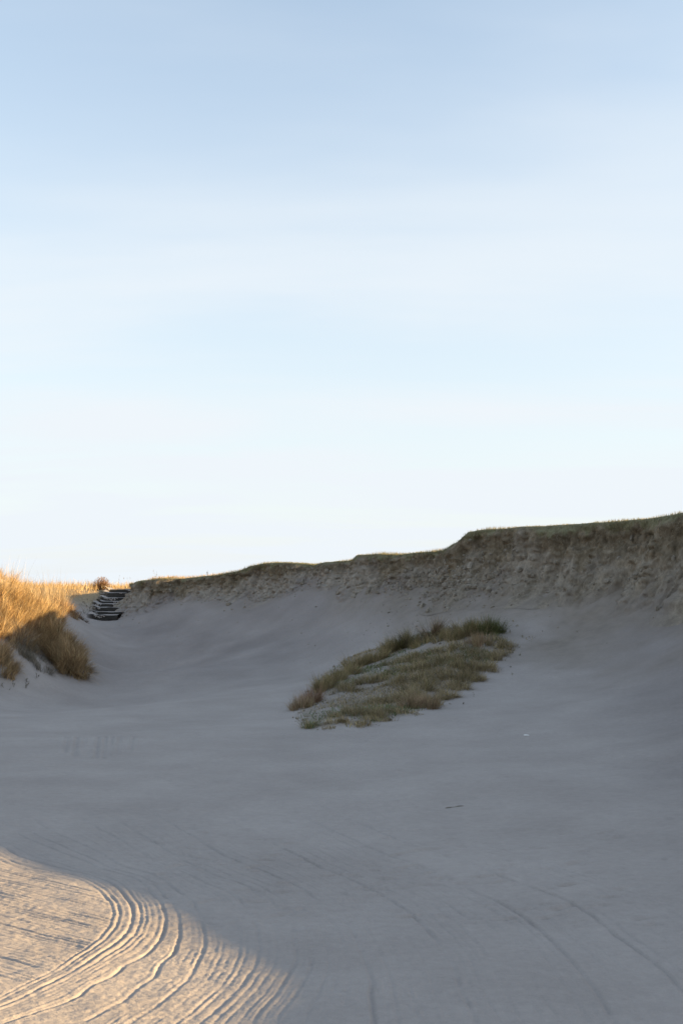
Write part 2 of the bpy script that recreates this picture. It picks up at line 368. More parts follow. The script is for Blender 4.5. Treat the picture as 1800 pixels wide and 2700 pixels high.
m_bank, t, b = mat('eroded_bank')
tco = N(t, 'ShaderNodeTexCoord').outputs['Object']
A = attr(t, 'mask'); sp = N(t, 'ShaderNodeSeparateColor'); L(t, A.outputs['Color'], sp.inputs[0])
mv = N(t, 'ShaderNodeMapping'); L(t, tco, mv.inputs[0]); mv.inputs['Scale'].default_value = (1, 1, 0.45)
n1 = noise(t, 2.6, 7, 0.68, mv.outputs[0]); n2 = noise(t, 16, 5, 0.7, mv.outputs[0])
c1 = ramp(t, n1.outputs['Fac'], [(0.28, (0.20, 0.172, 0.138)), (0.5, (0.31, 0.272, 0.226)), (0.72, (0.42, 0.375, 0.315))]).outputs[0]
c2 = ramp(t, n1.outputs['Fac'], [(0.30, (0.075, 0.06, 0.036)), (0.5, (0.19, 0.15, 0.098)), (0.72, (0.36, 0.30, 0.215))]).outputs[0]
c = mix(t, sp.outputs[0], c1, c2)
c = mix(t, 0.6, c, ramp(t, n2.outputs['Fac'], [(0.3, (0.45, 0.44, 0.42)), (0.6, (1, 1, 1))]).outputs[0], 'MULTIPLY')
gt = ramp(t, n2.outputs['Fac'], [(0.3, (0.14, 0.138, 0.08)), (0.7, (0.25, 0.232, 0.145))]).outputs[0]
c = mix(t, sp.outputs[1], c, gt)
sc, _, _ = sand_nodes(t, b); ft = N(t, 'ShaderNodeSeparateColor'); L(t, attr(t, 'foot').outputs['Color'], ft.inputs[0]); sc = mix(t, ft.outputs[1], sc, mix(t, 1.0, sc, (0.74, 0.735, 0.745), 'MULTIPLY')); nbk = noise(t, 3.0, 5, 0.6, tco); stain = mix(t, ft.outputs[0], sc, ramp(t, nbk.outputs['Fac'], [(0.3, (0.165, 0.138, 0.108)), (0.7, (0.235, 0.20, 0.162))]).outputs[0]); c = mix(t, sp.outputs[2], c, stain)  # same painted slope shade carried onto the bank's foot
L(t, c, b.inputs['Base Color'])
bp = N(t, 'ShaderNodeBump'); bp.inputs['Strength'].default_value = 0.8; bp.inputs['Distance'].default_value = 0.05
L(t, n2.outputs['Fac'], bp.inputs['Height']); L(t, bp.outputs[0], b.inputs['Normal'])

m_clod, t, b = mat('clod')
tco = N(t, 'ShaderNodeTexCoord').outputs['Object']; n1 = noise(t, 7, 5, 0.65, tco)
L(t, ramp(t, n1.outputs['Fac'], [(0.3, (0.12, 0.104, 0.08)), (0.7, (0.34, 0.30, 0.25))]).outputs[0], b.inputs['Base Color'])

m_wood, t, b = mat('weathered_timber')
tco = N(t, 'ShaderNodeTexCoord').outputs['Object']; mv = N(t, 'ShaderNodeMapping'); L(t, tco, mv.inputs[0]); mv.inputs['Scale'].default_value = (2, 20, 30)
n1 = noise(t, 1.5, 6, 0.6, mv.outputs[0])
L(t, ramp(t, n1.outputs['Fac'], [(0.3, (0.025, 0.024, 0.023)), (0.7, (0.07, 0.065, 0.058))]).outputs[0], b.inputs['Base Color'])

m_grass, t, b = mat('grass_blades')
A = attr(t, 'tint'); L(t, A.outputs['Color'], b.inputs['Base Color']); b.inputs['Roughness'].default_value = 0.75
tr = N(t, 'ShaderNodeBsdfTranslucent'); L(t, A.outputs['Color'], tr.inputs[0]); mx = N(t, 'ShaderNodeMixShader'); mx.inputs[0].default_value = 0.3
L(t, b.outputs[0], mx.inputs[1]); L(t, tr.outputs[0], mx.inputs[2]); L(t, mx.outputs[0], t.nodes['Material Output'].inputs[0])

m_mark, t, b = mat('mark_grey')
n1 = noise(t, 40, 4, 0.6); L(t, ramp(t, n1.outputs['Fac'], [(0.3, (0.16, 0.145, 0.125)), (0.7, (0.25, 0.23, 0.20))]).outputs[0], b.inputs['Base Color'])
m_white, t, b = mat('bleached_shell')
n1 = noise(t, 60, 3, 0.5); L(t, ramp(t, n1.outputs['Fac'], [(0.3, (0.62, 0.61, 0.58)), (0.7, (0.82, 0.81, 0.79))]).outputs[0], b.inputs['Base Color'])

# ------------------------------------------------------------------ mesh helpers
def mesh_np(name, v, loops, starts, totals, material, smooth=True):
    me = bpy.data.meshes.new(name); v = np.asarray(v, np.float32)
    me.vertices.add(len(v)); me.vertices.foreach_set('co', v.ravel())
    me.loops.add(len(loops)); me.loops.foreach_set('vertex_index', np.asarray(loops, np.int32))
    me.polygons.add(len(starts)); me.polygons.foreach_set('loop_start', np.asarray(starts, np.int32)); me.polygons.foreach_set('loop_total', np.asarray(totals, np.int32))
    me.polygons.foreach_set('use_smooth', np.full(len(starts), smooth))
    me.update(calc_edges=True); me.validate()
    me.materials.append(material); return me
def set_col(me, name, rgb):
    a = me.attributes.new(name, 'FLOAT_COLOR', 'POINT'); a.data.foreach_set('color', np.c_[rgb, np.ones(len(rgb))].astype(np.float32).ravel())
def link(name, me, parent=None):
    o = bpy.data.objects.new(name, me); COL.objects.link(o)
    if parent is not None: o.parent = parent
    return o
def tag(o, label=None, cat=None, group=None, kind=None):
    if label: o['label'] = label
    if cat: o['category'] = cat
    if group: o['group'] = group
    if kind: o['kind'] = kind
    return o
def grid_faces(nr, nc, wrap=False):
    r = np.arange(nr - 1)[:, None]; c = np.arange(nc if wrap else nc - 1)[None, :]; c1 = (c + 1) % nc
    q = np.stack([r * nc + c, r * nc + c1, (r + 1) * nc + c1, (r + 1) * nc + c], -1).reshape(-1, 4); return q

# ------------------------------------------------------------------ the ground: one sheet, finer where it is near
th = np.arange(-0.37, 0.3701, 0.0014); g = [0.37]; st = 0.0014
while g[-1] < math.pi - 0.05: st = min(st * 1.13, 0.06); g.append(g[-1] + st)
g = np.array(g[1:]); g = g[g < math.pi - 0.01]; th = np.r_[-g[::-1], th, g]
rr = np.r_[np.arange(0.8, 4.55, 0.12), np.arange(4.6, 8.0, 0.0092), np.arange(8.0, 9.42, 0.0125)]
r = 9.43; ext = []
while r < 62: ext.append(r); r *= 1.0046
while r < 7000: ext.append(r); r *= 1.07
rr = np.r_[rr, ext]
R_, T_ = np.meshgrid(rr, th, indexing='ij'); X = (R_ * np.sin(T_)).ravel(); Y = (R_ * np.cos(T_)).ravel()
Z = ground_smooth(X, Y) + soft(X, Y) * (1 - sstep(60, 90, np.hypot(X, Y)))
m = (np.abs(np.arctan2(X, Y)) < 0.42) & (np.hypot(X, Y) < 13) & (np.hypot(X, Y) > 4.0)
Z[m] += rake(X[m], Y[m])
m = (X < -3) & (X > -7) & (Y > 14) & (Y < 20); Z[m] += hatch(X[m], Y[m])
# scattered dents and drag marks on the shaded sand
for i in range(520):
    px = rng.uniform(380, 1790); py = 1640 + 800 * rng.random() ** 0.8; a = hit0(px, py, sand_raw, 5, 40); ang = rng.normal(0.1, 0.4); gsz = 0.75 + a[1] / 22; ln = rng.uniform(0.03, 0.14) * gsz; wd = rng.uniform(0.012, 0.03) * gsz
    sel = np.nonzero((np.abs(X - a[0]) < 0.35) & (np.abs(Y - a[1]) < 0.35))[0]
    dx = X[sel] - a[0]; dy = Y[sel] - a[1]; u = dx * math.cos(ang) + dy * math.sin(ang); w = -dx * math.sin(ang) + dy * math.cos(ang)
    Z[sel] += rng.uniform(0.004, 0.013) * gsz * np.exp(-(u / ln) ** 2) * (-np.exp(-(w / wd) ** 2) + 0.6 * np.exp(-((w - 2 * wd) / wd) ** 2))
nr, nc = len(rr), len(th)
q = grid_faces(nr, nc, wrap=True)
V = np.c_[X, Y, Z]; V = np.r_[V, [(0, 0, float(ground_smooth(np.array([0.0]), np.array([0.0]))[0]))]]
ctr = len(V) - 1; c = np.arange(nc); tri = np.stack([np.full(nc, ctr), (c + 1) % nc, c], -1)
loops = np.r_[q[:, ::-1].ravel(), tri.ravel()]; starts = np.r_[np.arange(len(q)) * 4, len(q) * 4 + np.arange(nc) * 3]; totals = np.r_[np.full(len(q), 4), np.full(nc, 3)]
me = mesh_np('sand_ground', V, loops, starts, totals, m_sand)
D, _ = rim_dist(V[:, 0], V[:, 1])
vx, vy, vz = V.T
def washed(vx, vy, D):
    """soil washed down from the bank: a dark apron on the sand below it; and shade painted into the sand colour on the slopes"""
    nz1 = fbm(vx * 0.55, vy * 0.55, oct=4); nz2 = fbm(vx * 1.7 + 9, vy * 1.7, oct=4); along = np.clip(vx, -12, 12)
    wdt = np.interp(along, [-10, -6, -4.5, -3.0, -1, 1.5, 3.6, 5.2, 8, 11], [1.0, 1.2, 2.1, 1.9, 1.5, 2.6, 4.3, 4.1, 3.3, 2.6])
    soil = (1 - sstep(0.45, 1.15, -D / wdt + 0.26 * nz1 + 0.16 * nz2)) * (D < 0.6) * np.interp(along, [-10, -6, -1, 3, 9], [0.25, 0.4, 0.45, 0.85, 0.9]) * (0.8 + 0.3 * nz2)
    slope_shade = np.clip(0.85 * sstep(26, 35, vy) * sstep(-12.5, -8.5, vx) * (0.85 + 0.4 * nz1) + 1.0 * sstep(0.2, 2.6, vx - 0.20 * vy + 0.25 * nz1) * (1 - sstep(24, 30, vy)), 0, 1)  # slope and edge shading put into the colour, far bowl and right side
    return np.clip(soil, 0, 1), slope_shade, nz1, nz2
soil, slope_shade, nz1, nz2 = washed(vx, vy, D)
pd = np.full(len(V), -9.0); s = (vy > 14) & (vy < 34) & (np.abs(vx) < 9); pd[s] = poly_dist(patch, vx[s], vy[s])
psoil = sstep(-0.05, 0.25, pd + 0.12 * nz2) * (0.35 + 0.35 * sstep(-0.2, 0.5, nz2))
turf = sstep(0.1, 0.5, D)
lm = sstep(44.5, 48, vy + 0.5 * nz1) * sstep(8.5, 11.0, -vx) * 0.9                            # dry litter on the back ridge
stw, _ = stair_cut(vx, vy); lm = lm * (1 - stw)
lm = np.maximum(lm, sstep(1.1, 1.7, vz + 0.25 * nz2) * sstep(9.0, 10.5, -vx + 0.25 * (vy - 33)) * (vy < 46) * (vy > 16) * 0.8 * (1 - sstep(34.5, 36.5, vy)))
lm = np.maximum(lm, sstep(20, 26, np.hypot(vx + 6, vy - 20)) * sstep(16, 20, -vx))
set_col(me, 'slope_shade', np.c_[slope_shade, slope_shade, slope_shade])
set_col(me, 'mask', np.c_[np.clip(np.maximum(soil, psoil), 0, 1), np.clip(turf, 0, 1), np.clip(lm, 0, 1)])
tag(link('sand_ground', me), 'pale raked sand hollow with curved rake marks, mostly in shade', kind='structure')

# ------------------------------------------------------------------ the eroded bank
fine, fs = resample(np.c_[rimd[:, 0], rimd[:, 1], rimd[:, 2]], 0.035)
i0 = int(np.argmin(np.abs(fine[:, 1] - 52))); i0 = 0 if i0 > 500 else i0
coarse_from = np.nonzero(fine[:, 1] < 24)[0][0]
idx = np.r_[np.arange(i0, coarse_from), np.arange(coarse_from, len(fine), 4)]
fp = fine[idx]; fu = fs[idx]
tg = np.gradient(fp[:, :2], axis=0); tg /= np.linalg.norm(tg, axis=1)[:, None] + 1e-9
k = 15; pad = np.r_[np.repeat(tg[:1], k, 0), tg, np.repeat(tg[-1:], k, 0)]; tg = np.c_[[np.convolve(pad[:, j], np.ones(2 * k + 1) / (2 * k + 1), 'valid') for j in (0, 1)]].T
tg /= np.linalg.norm(tg, axis=1)[:, None]; nb_ = np.c_[tg[:, 1], -tg[:, 0]]
if nb_[len(nb_) // 3] @ np.array((-1, -1)) < 0: nb_ = -nb_
NV, NT = 52, 9
z1 = ground_smooth(fp[:, 0] + nb_[:, 0] * 0.35, fp[:, 1] + nb_[:, 1] * 0.35); hh = np.maximum(fp[:, 2] - z1, 0.3)
fo = 0.25 + 0.85 * hh                                            # the foot runs out onto the sand
zb = np.minimum(ground_smooth(fp[:, 0] + nb_[:, 0] * fo, fp[:, 1] + nb_[:, 1] * fo), fp[:, 2] - 0.2) - 0.06
v = np.linspace(0, 1, NV)[None, :]
U = np.repeat(fu[:, None], NV, 1)
hn = np.repeat(v, nu0 := len(fp), 0)                             # 0 at the foot, 1 at the lip
Zf = zb[:, None] + (fp[:, 2] - zb)[:, None] * v
off = fo[:, None] * (0.32 * (1 - hn) + 0.68 * (1 - hn) ** 3.2) + 0.04
amp = np.minimum(1.1, hh[:, None]) * sstep(0.0, 0.22, hn) * (sstep(0.0, 0.12, 1 - hn) * 0.85 + 0.15)
gul = vnoise(U * 0.7, U * 0 + 2.2, Zf * 0.4) * 0.16 + vnoise(U * 1.5, U * 0 + 2.9, Zf * 0.5) * 0.18 + vnoise(U * 3.1, U * 0 + 6.2, Zf * 0.9) * 0.12
lum = np.abs(vnoise(U * 4.5, U * 0 + 1.2, Zf * 5.5)) * 0.17 + np.abs(vnoise(U * 10, U * 0 + 5.2, Zf * 11)) * 0.09 + vnoise(U * 22, U * 0 + 7.7, Zf * 22) * 0.035
und = -0.20 * np.exp(-((hn - 0.80) / 0.10) ** 2) * np.clip(0.35 + 0.9 * vnoise(U * 0.9, U * 0 + 12.0), 0, 1.2)   # hollow under the turf
off = off + (gul + lum - 0.07) * amp + und * np.minimum(1, hh[:, None])
Xf = fp[:, 0:1] + nb_[:, 0:1] * off; Yf = fp[:, 1:2] + nb_[:, 1:2] * off
Zf = Zf + vnoise(U * 7, U * 0 + 4.4, v * 9) * 0.04 * amp
# the turf on top: rounds over the lip and runs back onto the plateau
kt = np.linspace(0, 1, NT + 1)[None, 1:]
lip = off[:, -1:]
ot = lip - 1.6 * kt ** 1.4
topn = 0.02 * vnoise(np.repeat(fu[:, None], NT, 1) * 3, np.repeat(fu[:, None], NT, 1) * 0 + 1, kt * 3 + 0 * fu[:, None])
pz_back = ground_smooth(fp[:, 0] - nb_[:, 0] * 1.5, fp[:, 1] - nb_[:, 1] * 1.5)
Zt = fp[:, 2:3] + 0.025 * np.sin(np.pi * np.minimum(kt * 1.5, 1)) + (pz_back[:, None] - 0.04 - fp[:, 2:3]) * sstep(0.3, 1, kt) + topn
Xt = fp[:, 0:1] + nb_[:, 0:1] * ot; Yt = fp[:, 1:2] + nb_[:, 1:2] * ot
BX = np.c_[Xf, Xt]; BY = np.c_[Yf, Yt]; BZ = np.c_[Zf, Zt]
nu, nv = BX.shape
q = grid_faces(nu, nv)
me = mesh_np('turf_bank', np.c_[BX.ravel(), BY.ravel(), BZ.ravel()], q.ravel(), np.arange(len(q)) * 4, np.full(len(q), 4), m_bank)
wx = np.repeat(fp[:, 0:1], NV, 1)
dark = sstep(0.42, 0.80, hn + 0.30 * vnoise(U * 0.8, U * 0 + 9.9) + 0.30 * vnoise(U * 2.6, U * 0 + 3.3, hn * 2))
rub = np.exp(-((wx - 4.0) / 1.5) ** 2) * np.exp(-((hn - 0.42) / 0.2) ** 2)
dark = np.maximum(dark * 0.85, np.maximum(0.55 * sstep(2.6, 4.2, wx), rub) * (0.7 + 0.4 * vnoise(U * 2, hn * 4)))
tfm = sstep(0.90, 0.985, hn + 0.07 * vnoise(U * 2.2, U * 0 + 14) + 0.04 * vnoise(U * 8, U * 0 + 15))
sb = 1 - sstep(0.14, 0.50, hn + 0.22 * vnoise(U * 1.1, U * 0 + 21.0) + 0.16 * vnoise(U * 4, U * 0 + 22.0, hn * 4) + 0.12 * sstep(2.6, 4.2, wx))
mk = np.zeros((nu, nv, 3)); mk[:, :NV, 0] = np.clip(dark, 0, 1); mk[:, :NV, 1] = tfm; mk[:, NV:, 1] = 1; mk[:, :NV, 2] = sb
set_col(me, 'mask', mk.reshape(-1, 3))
bs, bsh, _, _ = washed(BX.ravel(), BY.ravel(), rim_dist(BX.ravel(), BY.ravel())[0]); set_col(me, 'foot', np.c_[bs, bsh, bsh])
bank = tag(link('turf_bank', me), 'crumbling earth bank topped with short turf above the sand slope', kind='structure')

# ------------------------------------------------------------------ blades
def blades(base, length, width, azim, lean, droop, tints, seg=3):
    """one bent, tapering strip per row"""
    n = len(base); t_ = np.linspace(0, 1, seg + 1)
    ang = lean[:, None] + droop[:, None] * t_[None, :] ** 1.3
    ds = length[:, None] / seg
    hx = np.cumsum(np.c_[np.zeros(n), (np.sin(ang[:, :-1]) * ds)], 1); hz_ = np.cumsum(np.c_[np.zeros(n), (np.cos(ang[:, :-1]) * ds)], 1)
    cx_ = base[:, 0:1] + hx * np.cos(azim)[:, None]; cy_ = base[:, 1:2] + hx * np.sin(azim)[:, None]; cz_ = base[:, 2:3] + hz_
    tw = azim + math.pi / 2 + rng.normal(0, 0.7, n); wx_, wy_ = np.cos(tw)[:, None], np.sin(tw)[:, None]
    wv = width[:, None] * 0.5 * (1 - t_[None, :] ** 1.6)
    Lf = np.stack([cx_ - wx_ * wv, cy_ - wy_ * wv, cz_], -1); Rf = np.stack([cx_ + wx_ * wv, cy_ + wy_ * wv, cz_], -1)
    k = 2 * seg + 1
    VV = np.empty((n, k, 3)); VV[:, 0:2 * seg:2] = Lf[:, :seg]; VV[:, 1:2 * seg:2] = Rf[:, :seg]; VV[:, -1] = np.stack([cx_[:, -1], cy_[:, -1], cz_[:, -1]], -1)
    b0 = (np.arange(n) * k)[:, None]
    ql = np.concatenate([b0 + np.array([[2 * i, 2 * i + 1, 2 * i + 3, 2 * i + 2]]) for i in range(seg - 1)], 1) if seg > 1 else np.zeros((n, 0), int)
    tl = b0 + np.array([[2 * seg - 2, 2 * seg - 1, 2 * seg]])
    lp = np.c_[ql, tl].ravel(); per = np.array([4] * (seg - 1) + [3]); tot = np.tile(per, n); sta = np.r_[0, np.cumsum(tot)[:-1]]
    return VV.reshape(-1, 3), lp, sta, tot, np.repeat(tints, k, 0)
def blade_obj(name, parent, *a, **k):
    V_, lp, sta, tot, tn_ = blades(*a, **k); me = mesh_np(name, V_, lp, sta, tot, m_grass, smooth=False); set_col(me, 'tint', tn_); o = link(name, me, parent)
    if parent is not None: o['kind'] = 'stuff'
    return o
def pick(pal, n, var=0.22):
    p = np.array(pal); c = p[rng.integers(0, len(p), n)]; f = rng.random((n, 1)); d = p[rng.integers(0, len(p), n)]; c = c * f + d * (1 - f)
    return np.clip(c * (1 + rng.normal(0, var, (n, 1))), 0.01, 0.7)
GOLD = [(0.47, 0.325, 0.155), (0.55, 0.39, 0.20), (0.54, 0.42, 0.25), (0.36, 0.22, 0.085), (0.56, 0.41, 0.21), (0.29, 0.18, 0.075)]
STRAW = [(0.46, 0.355, 0.215), (0.38, 0.28, 0.155), (0.54, 0.43, 0.28)]
GREY = [(0.29, 0.255, 0.205), (0.21, 0.19, 0.15), (0.35, 0.31, 0.25)]
OLIVE = [(0.22, 0.188, 0.085), (0.29, 0.24, 0.11), (0.36, 0.285, 0.15), (0.17, 0.155, 0.07), (0.38, 0.275, 0.165)]
TAN = [(0.36, 0.28, 0.17), (0.28, 0.215, 0.125), (0.42, 0.335, 0.215), (0.22, 0.19, 0.095)]
PINK = [(0.40, 0.25, 0.185), (0.34, 0.24, 0.155), (0.31, 0.21, 0.13)]
GREEN = [(0.125, 0.165, 0.075), (0.10, 0.14, 0.06), (0.165, 0.195, 0.085), (0.20, 0.19, 0.10)]
DARK = [(0.10, 0.084, 0.054), (0.16, 0.132, 0.085), (0.07, 0.06, 0.042)]
def tussock(center, n, rad, ln, pal, label, cat='grass tussock', group=None, name='grass_tussock', out=0.55, width=0.014, droop=0.7, squash=(1, 1), lean_dir=None, lift=0.0, stems=0, k=1.0):
    """blades fanning out of a rounded crown; the object sits at the crown's foot"""
    c = np.asarray(center, float); n = int(n * k ** 1.2); rad = rad * (0.6 + 0.6 * k) if k != 1 else rad; ln = ln * k
    nt_ = max(4, n // 70); tr_ = rad * np.sqrt(rng.random(nt_)); ta = rng.random(nt_) * 6.283; k = rng.integers(0, nt_, n)
    tx, ty = tr_ * np.cos(ta), tr_ * np.sin(ta); sp_ = rad * 1.1 / math.sqrt(nt_)
    bx = (tx[k] + rng.normal(0, sp_ * 0.5, n)) * squash[0]; by = (ty[k] + rng.normal(0, sp_ * 0.5, n)) * squash[1]; rr_ = np.hypot(bx, by)
    bz = ground(c[0] + bx, c[1] + by) - c[2] - 0.015
    tl_ = rng.random(nt_)
    bz = bz + lift * np.clip(1 - (rr_ / rad) ** 2, 0, 1) * np.clip(tl_[k] + rng.normal(0, 0.12, n), 0, 1)
    taz = np.arctan2(ty, tx) + rng.normal(0, 0.7, nt_); tle = out * (tr_ / rad) * rng.uniform(0.4, 1.5, nt_) + np.abs(rng.normal(0, 0.2, nt_))
    az = taz[k] + rng.normal(0, 0.55, n); le = tle[k] + rng.normal(0, 0.28, n)
    wild = rng.random(n) < 0.16; az = np.where(wild, rng.random(n) * 6.283, az); le = np.where(wild, rng.uniform(0.2, 1.5, n), le)
    if lean_dir is not None:
        vx_ = np.cos(az) * le + math.cos(lean_dir[0]) * lean_dir[1]; vy_ = np.sin(az) * le + math.sin(lean_dir[0]) * lean_dir[1]; az = np.arctan2(vy_, vx_); le = np.hypot(vx_, vy_)
    L_ = ln * rng.uniform(0.45, 1.15, n) * rng.uniform(0.7, 1.15, nt_)[k]
    o = bpy.data.objects.new(name, None); COL.objects.link(o); o.location = c; o.empty_display_size = 0.1
    blade_obj('blades', o, np.c_[bx, by, bz], L_, width * rng.uniform(0.6, 1.3, n), az, le, droop * rng.uniform(0.2, 1.7, n), np.clip(pick(pal, n) * rng.uniform(0.72, 1.22, nt_)[k][:, None], 0.01, 0.75))
    if stems:
        j = rng.integers(0, n, stems)
        blade_obj('seed_stems', o, np.c_[bx, by, bz][j], ln * rng.uniform(1.3, 1.9, stems), np.full(stems, width * 0.55), az[j], le[j] * 0.3, np.full(stems, 0.25), pick(STRAW, stems))
    tag(o, label, cat, group); return o

# ------------------------------------------------------------------ turf fringe, roots and clods of the bank
vis = np.nonzero((fp[:, 1] > 24.5) & (fp[:, 1] < 51))[0]
n = 15000; i = rng.choice(vis, n); j = rng.integers(NV - 3, NV + 5, n); jit = rng.normal(0, 0.015, (n, 3)) * (1, 1, 0.3)
b0 = np.c_[BX[i, j], BY[i, j], BZ[i, j] - 0.01] + jit
patchy = 0.65 + 0.6 * np.clip(vnoise(fu[i] * 0.9, fu[i] * 0 + 31), -0.6, 1)
blade_obj('turf_fringe', bank, b0, rng.uniform(0.05, 0.14, n) * patchy, rng.uniform(0.006, 0.012, n), rng.random(n) * 6.283, np.abs(rng.normal(0, 0.4, n)), rng.uniform(0.1, 0.8, n),
          pick([(0.19, 0.185, 0.09), (0.27, 0.24, 0.13), (0.15, 0.158, 0.075), (0.34, 0.275, 0.16)], n), seg=2)['kind'] = 'stuff'
n = 9000; i = rng.choice(vis, n); j = np.clip(rng.normal(NV * 0.84, 4.5, n).astype(int), NV // 2, NV - 2)
b0 = np.c_[BX[i, j] + nb_[i, 0] * 0.01, BY[i, j] + nb_[i, 1] * 0.01, BZ[i, j]]
azr = np.arctan2(nb_[i, 1], nb_[i, 0]) + rng.normal(0, 0.6, n)
blade_obj('hanging_roots', bank, b0, rng.uniform(0.05, 0.24, n), rng.uniform(0.006, 0.012, n), azr, rng.uniform(1.2, 2.2, n), rng.uniform(0.5, 1.2, n), pick(DARK + GREY + TAN, n), seg=2)['kind'] = 'stuff'
ICO = None
def lumps(name, parent, pos, size, material):
    """many small broken lumps in one mesh"""
    import bmesh
    bm = bmesh.new(); bmesh.ops.create_icosphere(bm, subdivisions=1, radius=1); iv = np.array([v_.co[:] for v_ in bm.verts]); jf = np.array([[v_.index for v_ in f.verts] for f in bm.faces]); bm.free()
    n = len(pos); k = len(iv); Vv = iv[None] * (1 + rng.normal(0, 0.2, (n, k, 1))) * size[:, None, None] * rng.uniform(0.6, 1.25, (n, 1, 3))
    a = rng.random(n) * 6.283; ca_, sa_ = np.cos(a)[:, None], np.sin(a)[:, None]; x_, y_ = Vv[..., 0].copy(), Vv[..., 1].copy(); Vv[..., 0] = x_ * ca_ - y_ * sa_; Vv[..., 1] = x_ * sa_ + y_ * ca_
    Vv += pos[:, None, :]; f = (jf[None] + (np.arange(n) * k)[:, None, None]).reshape(-1, 3)
    return link(name, mesh_np(name, Vv.reshape(-1, 3), f.ravel(), np.arange(len(f)) * 3, np.full(len(f), 3), material, smooth=False), parent)
n = 1700; wgt = 0.25 + 3.2 * np.exp(-((fp[vis, 0] - 4.0) / 1.5) ** 2) + 0.9 * np.exp(-((fp[vis, 0] + 2.6) / 0.8) ** 2); wgt /= wgt.sum()
i = rng.choice(vis, n, p=wgt); j = np.clip(rng.normal(NV * 0.38, NV * 0.17, n).astype(int), 2, NV - 6)
lumps('clods', bank, np.c_[BX[i, j] - nb_[i, 0] * 0.012, BY[i, j] - nb_[i, 1] * 0.012, BZ[i, j] - 0.012], rng.gamma(2.0, 0.017, n) + 0.012, m_clod)['kind'] = 'stuff'
# crumbs that rolled down onto the sand
n = 150; i = rng.choice(vis, n, p=wgt); dd = fo[i] + rng.gamma(1.3, 0.7, n); xx = fp[i, 0] + nb_[i, 0] * dd; yy = fp[i, 1] + nb_[i, 1] * dd
lumps('rolled_crumbs', bank, np.c_[xx, yy, ground(xx, yy)], rng.gamma(2.0, 0.006, n) + 0.008, m_clod)['kind'] = 'stuff'

# ------------------------------------------------------------------ timber steps
steps = bpy.data.objects.new('timber_steps', None); COL.objects.link(steps)
sp0 = at(280, 1631, 45.0); steps.location = sp0
tag(steps, 'dark timber steps half buried in sand at the low end of the bank', 'steps')
tops = [at(0, yy, Yy)[2] for yy, Yy in zip(st_y, st_Y)] + [float(at(0, 1553.5, 50.2)[2])]
for i in range(8):
    (xa, xb), Yy = st_x[i], st_Y[i]; x0 = at(xa, 1600, Yy)[0]; x1 = at(xb, 1600, Yy)[0]; z0 = tops[i] - (0.12 if i else 0.05); z1 = tops[i + 1] - 0.012
    nx = 14; xs = np.linspace(x0, x1, nx); vv = []
    sag = 0.012 * vnoise(xs * 3 + i * 7, xs * 0 + 1); tilt = rng.normal(0, 0.012) * (xs - xs.mean()); bow = rng.normal(0, 0.03) * np.sin(np.linspace(0, math.pi, nx))
    prof = [(0.0, z0), (0.0, z1 - 0.014), (0.010, z1), (0.062, z1), (0.07, z1 - 0.012), (0.07, z0)]
    for k_ in range(nx):
        for (dy, z) in prof: vv.append((xs[k_] - sp0[0], Yy + dy + bow[k_] - sp0[1], z + (sag[k_] + tilt[k_] if z > z0 else 0) - sp0[2]))
    q = [(a * 6 + c_, a * 6 + (c_ + 1) % 6, (a + 1) * 6 + (c_ + 1) % 6, (a + 1) * 6 + c_) for a in range(nx - 1) for c_ in range(6)]
    me = bpy.data.meshes.new('riser_board'); me.from_pydata(vv, [], q + [tuple(range(5, -1, -1)), tuple((nx - 1) * 6 + c_ for c_ in range(6))]); me.materials.append(m_wood)
    link('riser_board', me, steps)
    # sand lying on the tread behind the board, spilling over it in places
    yb = st_Y[i + 1] + 0.02 if i < 7 else 50.3; na, nb2_ = 22, 9; gx, gy = np.meshgrid(np.linspace(x0 - 0.28, x1 + 0.28, na), np.linspace(Yy + 0.035, yb, nb2_))
    ed = sstep(0, 0.3, np.abs(gx - (x0 + x1) / 2) - (x1 - x0) / 2 + 0.05); tz = tops[i + 1] + 0.008 + 0.014 * vnoise(gx * 4 + 3 * i, gy * 4) + 0.16 * ed * (0.6 + 0.4 * vnoise(gx * 3, gy * 3 + i))
    tz[0] -= 0.012
    spill = np.clip(vnoise(gx[0] * 2.3 + 5.1 * i, gx[0] * 0 + 2.0) + 0.05, 0, 1) * 0.13                # sand tongue over the board's face
    r0 = np.stack([gx[0], gy[0] - 0.05 - spill * 0.5, tz[0] - 0.05 - spill], -1); r1 = np.stack([gx[0], gy[0] - 0.045 - spill * 0.4, np.minimum(tz[0] - 0.004, tz[0] - 0.03 + spill)], -1)
    body = np.stack([gx, gy, tz], -1); full = np.concatenate([body], 0) - sp0
    q = grid_faces(len(full), na)
    link('sand_tread', mesh_np('sand_tread', full.reshape(-1, 3), q.ravel(), np.arange(len(q)) * 4, np.full(len(q), 4), m_tread), steps)
    kx = spill > 0.02
    if kx.any():
        cidx = np.nonzero(kx)[0]; pos = []; sz = []
        for c_ in cidx:
            for _ in range(3): pos.append((gx[0, c_] + rng.normal(0, 0.03), Yy - 0.01, z1 - rng.uniform(0.0, spill[c_]))); sz.append(rng.uniform(0.02, 0.045))
        lumps('spilled_sand', steps, np.array(pos) - sp0, np.array(sz), m_tread)['kind'] = 'stuff'

